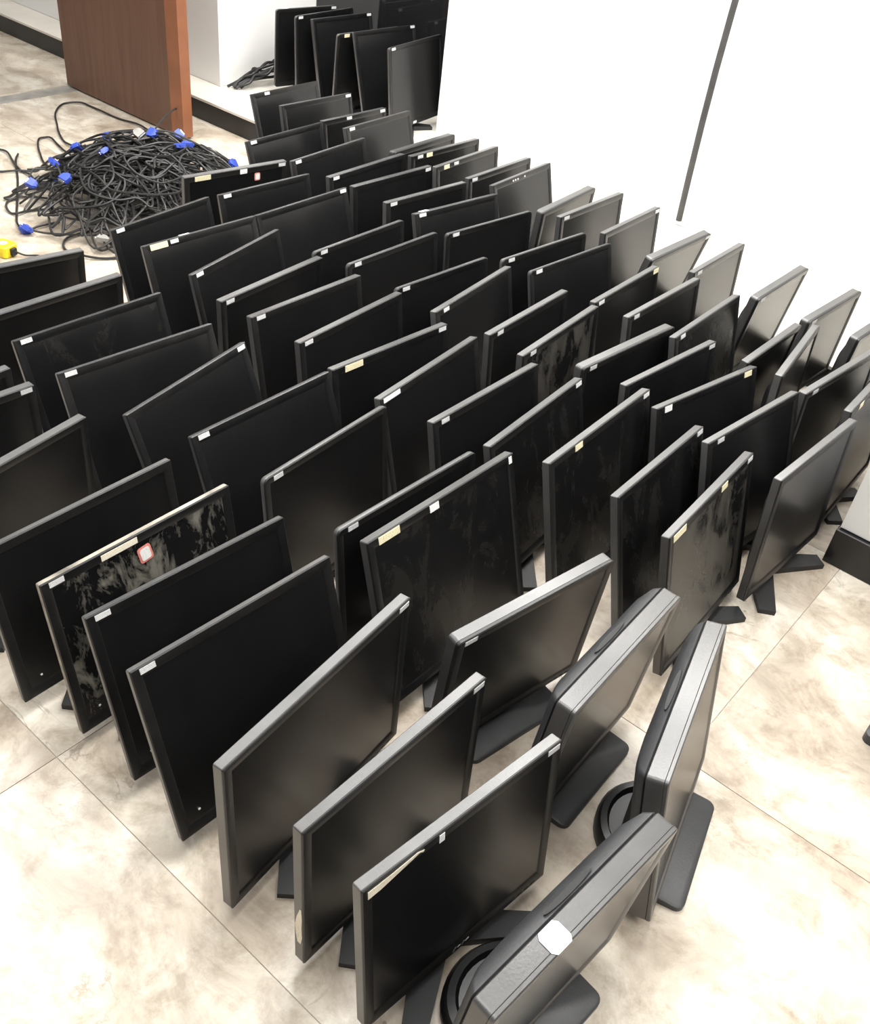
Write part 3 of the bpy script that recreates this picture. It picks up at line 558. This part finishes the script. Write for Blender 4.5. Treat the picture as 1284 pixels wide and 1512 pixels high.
for i in range(NC):
    layer = random.random() ** 0.55
    a0 = random.uniform(0, 2 * math.pi); rr = HR * (0.60 * math.sqrt(random.random()))
    cs, cq = HS + rr * math.cos(a0), HQ + rr * math.sin(a0)
    n = 16; ang = random.uniform(0, 6.28); rad = random.uniform(0.03, 0.13); dr = random.choice((-1, 1)) * random.uniform(0.55, 1.0)
    ctrl = []; ds, dq = 0.0, 0.0; hd = random.uniform(0, 6.28)
    for k in range(n):
        ang += dr; rad = min(0.17, max(0.03, rad + random.uniform(-0.045, 0.045)))
        ds += 0.022 * math.cos(hd); dq += 0.022 * math.sin(hd); hd += random.uniform(-0.9, 0.9)
        s_, q_ = cs + ds + rad * 1.25 * math.cos(ang), cq + dq + rad * math.sin(ang)
        l_ = math.hypot(s_ - HS, q_ - HQ); lim = HR * 0.98
        if l_ > lim * 0.8:
            l2 = lim * (0.8 + 0.35 * (1 - math.exp(-(l_ - lim * 0.8) / (0.35 * lim)))) * random.uniform(0.82, 1.12); s_, q_ = HS + (s_ - HS) * l2 / l_, HQ + (q_ - HQ) * l2 / l_
        q_ = min(q_, 2.70)
        zz = 0.008 + mound(s_, q_) * layer + random.uniform(0.0, 0.022)
        ctrl.append((s_, q_, zz))
    blue = i < len(CONN)
    if blue:
        s_, q_ = CONN[i]; ctrl.append((s_ + (ctrl[-1][0] - s_) * 0.25, q_ + (ctrl[-1][1] - q_) * 0.25, mound(s_, q_) + 0.018)); ctrl.append((s_, q_, mound(s_, q_) + 0.024))
    pw = [(*W2(a, b2), c) for a, b2, c in ctrl]
    path = smooth_path(pw, 110)
    root = empty('cable', (pw[0][0], pw[0][1], 0.0))
    tag(root, 'black video cable with blue plug tangled in the heap by the door' if blue else 'thin black cable tangled in the heap by the door', 'cable', GROUP if not blue else 'blue-plugged cables in the heap by the door')
    off = Vector(root.location); path = [p - off for p in path]
    m = MB(); m.tube(path, 0.0040 if i % 3 else 0.0046, 5); m.build('cord', CORD[i % 3], root, smooth=True)
    dv = path[-1] - path[-4]
    if blue: connector(root, tuple(path[-1]), dv, True)
    elif i % 12 == 0: connector(root, tuple(path[-1] + Vector((0, 0, 0.006))), dv, False)
LOOSE = [
    ('black cable making the tall loop towards the door', [(-1.45, 4.33), (-1.56, 4.44), (-1.68, 4.50), (-1.78, 4.56), (-1.843, 4.61), (-1.909, 4.637), (-1.972, 4.594), (-1.949, 4.446), (-1.893, 4.32), (-1.847, 4.221), (-1.79, 4.131), (-1.735, 4.08), (-1.66, 4.02)]),
    ('black cable making a small round loop beside the heap', [(-1.70, 3.98), (-1.746, 4.016), (-1.8, 4.085), (-1.849, 4.139), (-1.879, 4.144), (-1.887, 4.104), (-1.861, 4.03), (-1.816, 3.942), (-1.766, 3.86), (-1.68, 3.78)]),
    ('black cable curving in from the upper left photo edge', [(-2.20, 3.90), (-2.029, 3.938), (-1.985, 3.944), (-1.942, 3.915), (-1.896, 3.853), (-1.855, 3.792), (-1.809, 3.745), (-1.769, 3.718), (-1.707, 3.658), (-1.63, 3.67)]),
    ('black cable lying straight in from the left photo edge', [(-2.05, 3.64), (-1.935, 3.693), (-1.886, 3.716), (-1.822, 3.74), (-1.765, 3.772), (-1.758, 3.84), (-1.753, 3.944), (-1.70, 4.02)]),
    ('black cable folded into a sharp point left of the heap', [(-1.60, 3.69), (-1.682, 3.667), (-1.726, 3.651), (-1.743, 3.584), (-1.751, 3.503), (-1.760, 3.464), (-1.734, 3.471), (-1.716, 3.555), (-1.674, 3.61), (-1.58, 3.606)]),
    ('black cable rounding the lower left of the heap', [(-1.56, 3.52), (-1.62, 3.512), (-1.692, 3.515), (-1.725, 3.474), (-1.739, 3.441), (-1.718, 3.384), (-1.686, 3.35), (-1.659, 3.35), (-1.63, 3.397), (-1.54, 3.43)]),
    ('black cable making the lowest loop left of the heap', [(-1.90, 3.92), (-1.871, 3.83), (-1.795, 3.666), (-1.73, 3.511), (-1.665, 3.348), (-1.623, 3.258), (-1.571, 3.211), (-1.552, 3.256), (-1.50, 3.33)]),
    ('black cable trailing in front of the heap behind the monitors', [(-1.36, 3.30), (-1.42, 3.20), (-1.40, 3.12), (-1.32, 3.08), (-1.24, 3.09), (-1.16, 3.14), (-1.12, 3.22)]),
    ('black cable end sticking up against the door', [(-1.42, 4.10), (-1.40, 4.22), (-1.37, 4.33), (-1.36, 4.40)]),
]
for i, (lab, pts) in enumerate(LOOSE):
    n = len(pts); ctrl = [(px, py, 0.006 + 0.004 * (k % 2)) for k, (px, py) in enumerate(pts)]
    if 'sticking up' in lab: ctrl = [(p[0], p[1], z) for p, z in zip(pts, (0.05, 0.10, 0.13, 0.12))]
    path = smooth_path(ctrl, 70); off = Vector((pts[0][0], pts[0][1], 0)); path = [p - off for p in path]
    root = tag(empty('cable', off), lab, 'cable', 'loose cables around the heap')
    m = MB(); m.tube(path, 0.0042, 6); m.build('cord', CORD[i % 3], root, smooth=True)
    if 'curving in' in lab or 'lowest loop' in lab: connector(root, tuple(path[-1 if 'curving' in lab else 50] + Vector((0, 0, 0.008))), path[-1] - path[-5], True)

# yellow tape case at the left edge with its black strap
root = tag(empty('tape_measure', (-1.575, 3.035, 0.0), math.radians(-20)), 'yellow plastic tape case with white round mark at left edge', 'tape measure')
m = MB(); lp = []
for ins, zz in ((0.003, 0.0), (0.0, 0.004), (0.0, 0.036), (0.004, 0.040)):
    lp.append(m.loop([(px, py, zz) for px, py in rrect(-0.036 + ins, 0.036 - ins, -0.032 + ins, 0.032 - ins, 0.014, 4)]))
for a, c in zip(lp, lp[1:]): m.bridge(a, c)
m.cap(lp[0], True); m.cap(lp[-1]); body = m.build('case', YELLOW, root, smooth=True)
m = MB(); a = m.loop([(0.014 * math.cos(k * math.pi / 10), 0.014 * math.sin(k * math.pi / 10), 0.0401) for k in range(20)]); c = m.loop([(0.014 * math.cos(k * math.pi / 10), 0.014 * math.sin(k * math.pi / 10), 0.0412) for k in range(20)])
m.bridge(a, c); m.cap(a, True); m.cap(c); m.build('round_mark', STK['w'], body)
m = MB(); m.box(0.0365, 0.046, -0.010, 0.012, 0.006, 0.032, 0.002); m.build('clip', BACKP, root)
m = MB(); m.tube(smooth_path([(0.045, 0.005, 0.02), (0.07, 0.02, 0.008), (0.10, 0.045, 0.006), (0.13, 0.05, 0.006), (0.16, 0.09, 0.006)], 40), 0.003, 6); m.build('strap', CORD[0], root, smooth=True)

# black cables dropped on the ledge beside the wall pier
for i in range(9):
    s0, q0 = -3.86 + random.uniform(0.0, 0.05), 3.19 + random.uniform(0, 0.05)
    ctrl = []; 
    for k in range(7):
        f_ = k / 6
        ctrl.append((s0 + (0.012 * i - 0.01) * f_ + random.uniform(-0.015, 0.03), q0 + (0.30 + 0.03 * (i % 5)) * f_, LEDGE_Z + 0.010 + (0.085 * math.sin(f_ * 2.2) * (0.2 + 0.8 * random.random()) + 0.006 * i * f_)))
    ctrl = [(*W2(max(a, -3.885), b2), c) for a, b2, c in ctrl]
    path = smooth_path(ctrl, 40); off = Vector((ctrl[0][0], ctrl[0][1], LEDGE_Z)); path = [p - off for p in path]
    root = tag(empty('cable', off), 'short thick black cable lying on the ledge by the white pier', 'cable', 'cables on the ledge')
    m = MB(); m.tube(path, 0.0065, 6); m.build('cord', CORD[0], root, smooth=True)
for i, (s_, q_, r_) in enumerate(((-3.72, 3.22, 0.3), (-3.66, 3.30, 1.0))):
    m = MB(); lp = []
    P = [(-0.05, -0.02), (-0.02, -0.03), (0.03, -0.022), (0.05, 0.0), (0.03, 0.025), (-0.01, 0.02), (-0.04, 0.026)]
    a = m.loop([(px, py, 0.0) for px, py in P]); c = m.loop([(px * .9, py * .9, 0.006 + 0.006 * (k % 3)) for k, (px, py) in enumerate(P)])
    m.bridge(a, c); m.cap(a, True); m.cap(c)
    o = m.build('paper_scrap', STK['w']); x, y = W2(s_, q_); o.location = (x, y, LEDGE_Z + 0.0002); o.rotation_euler = (0, 0, r_)
    tag(o, 'crumpled white scrap on the ledge %s' % ('nearest the black cables' if i == 0 else 'behind the slim tagged monitor'), 'paper scrap', 'white scraps on the ledge')
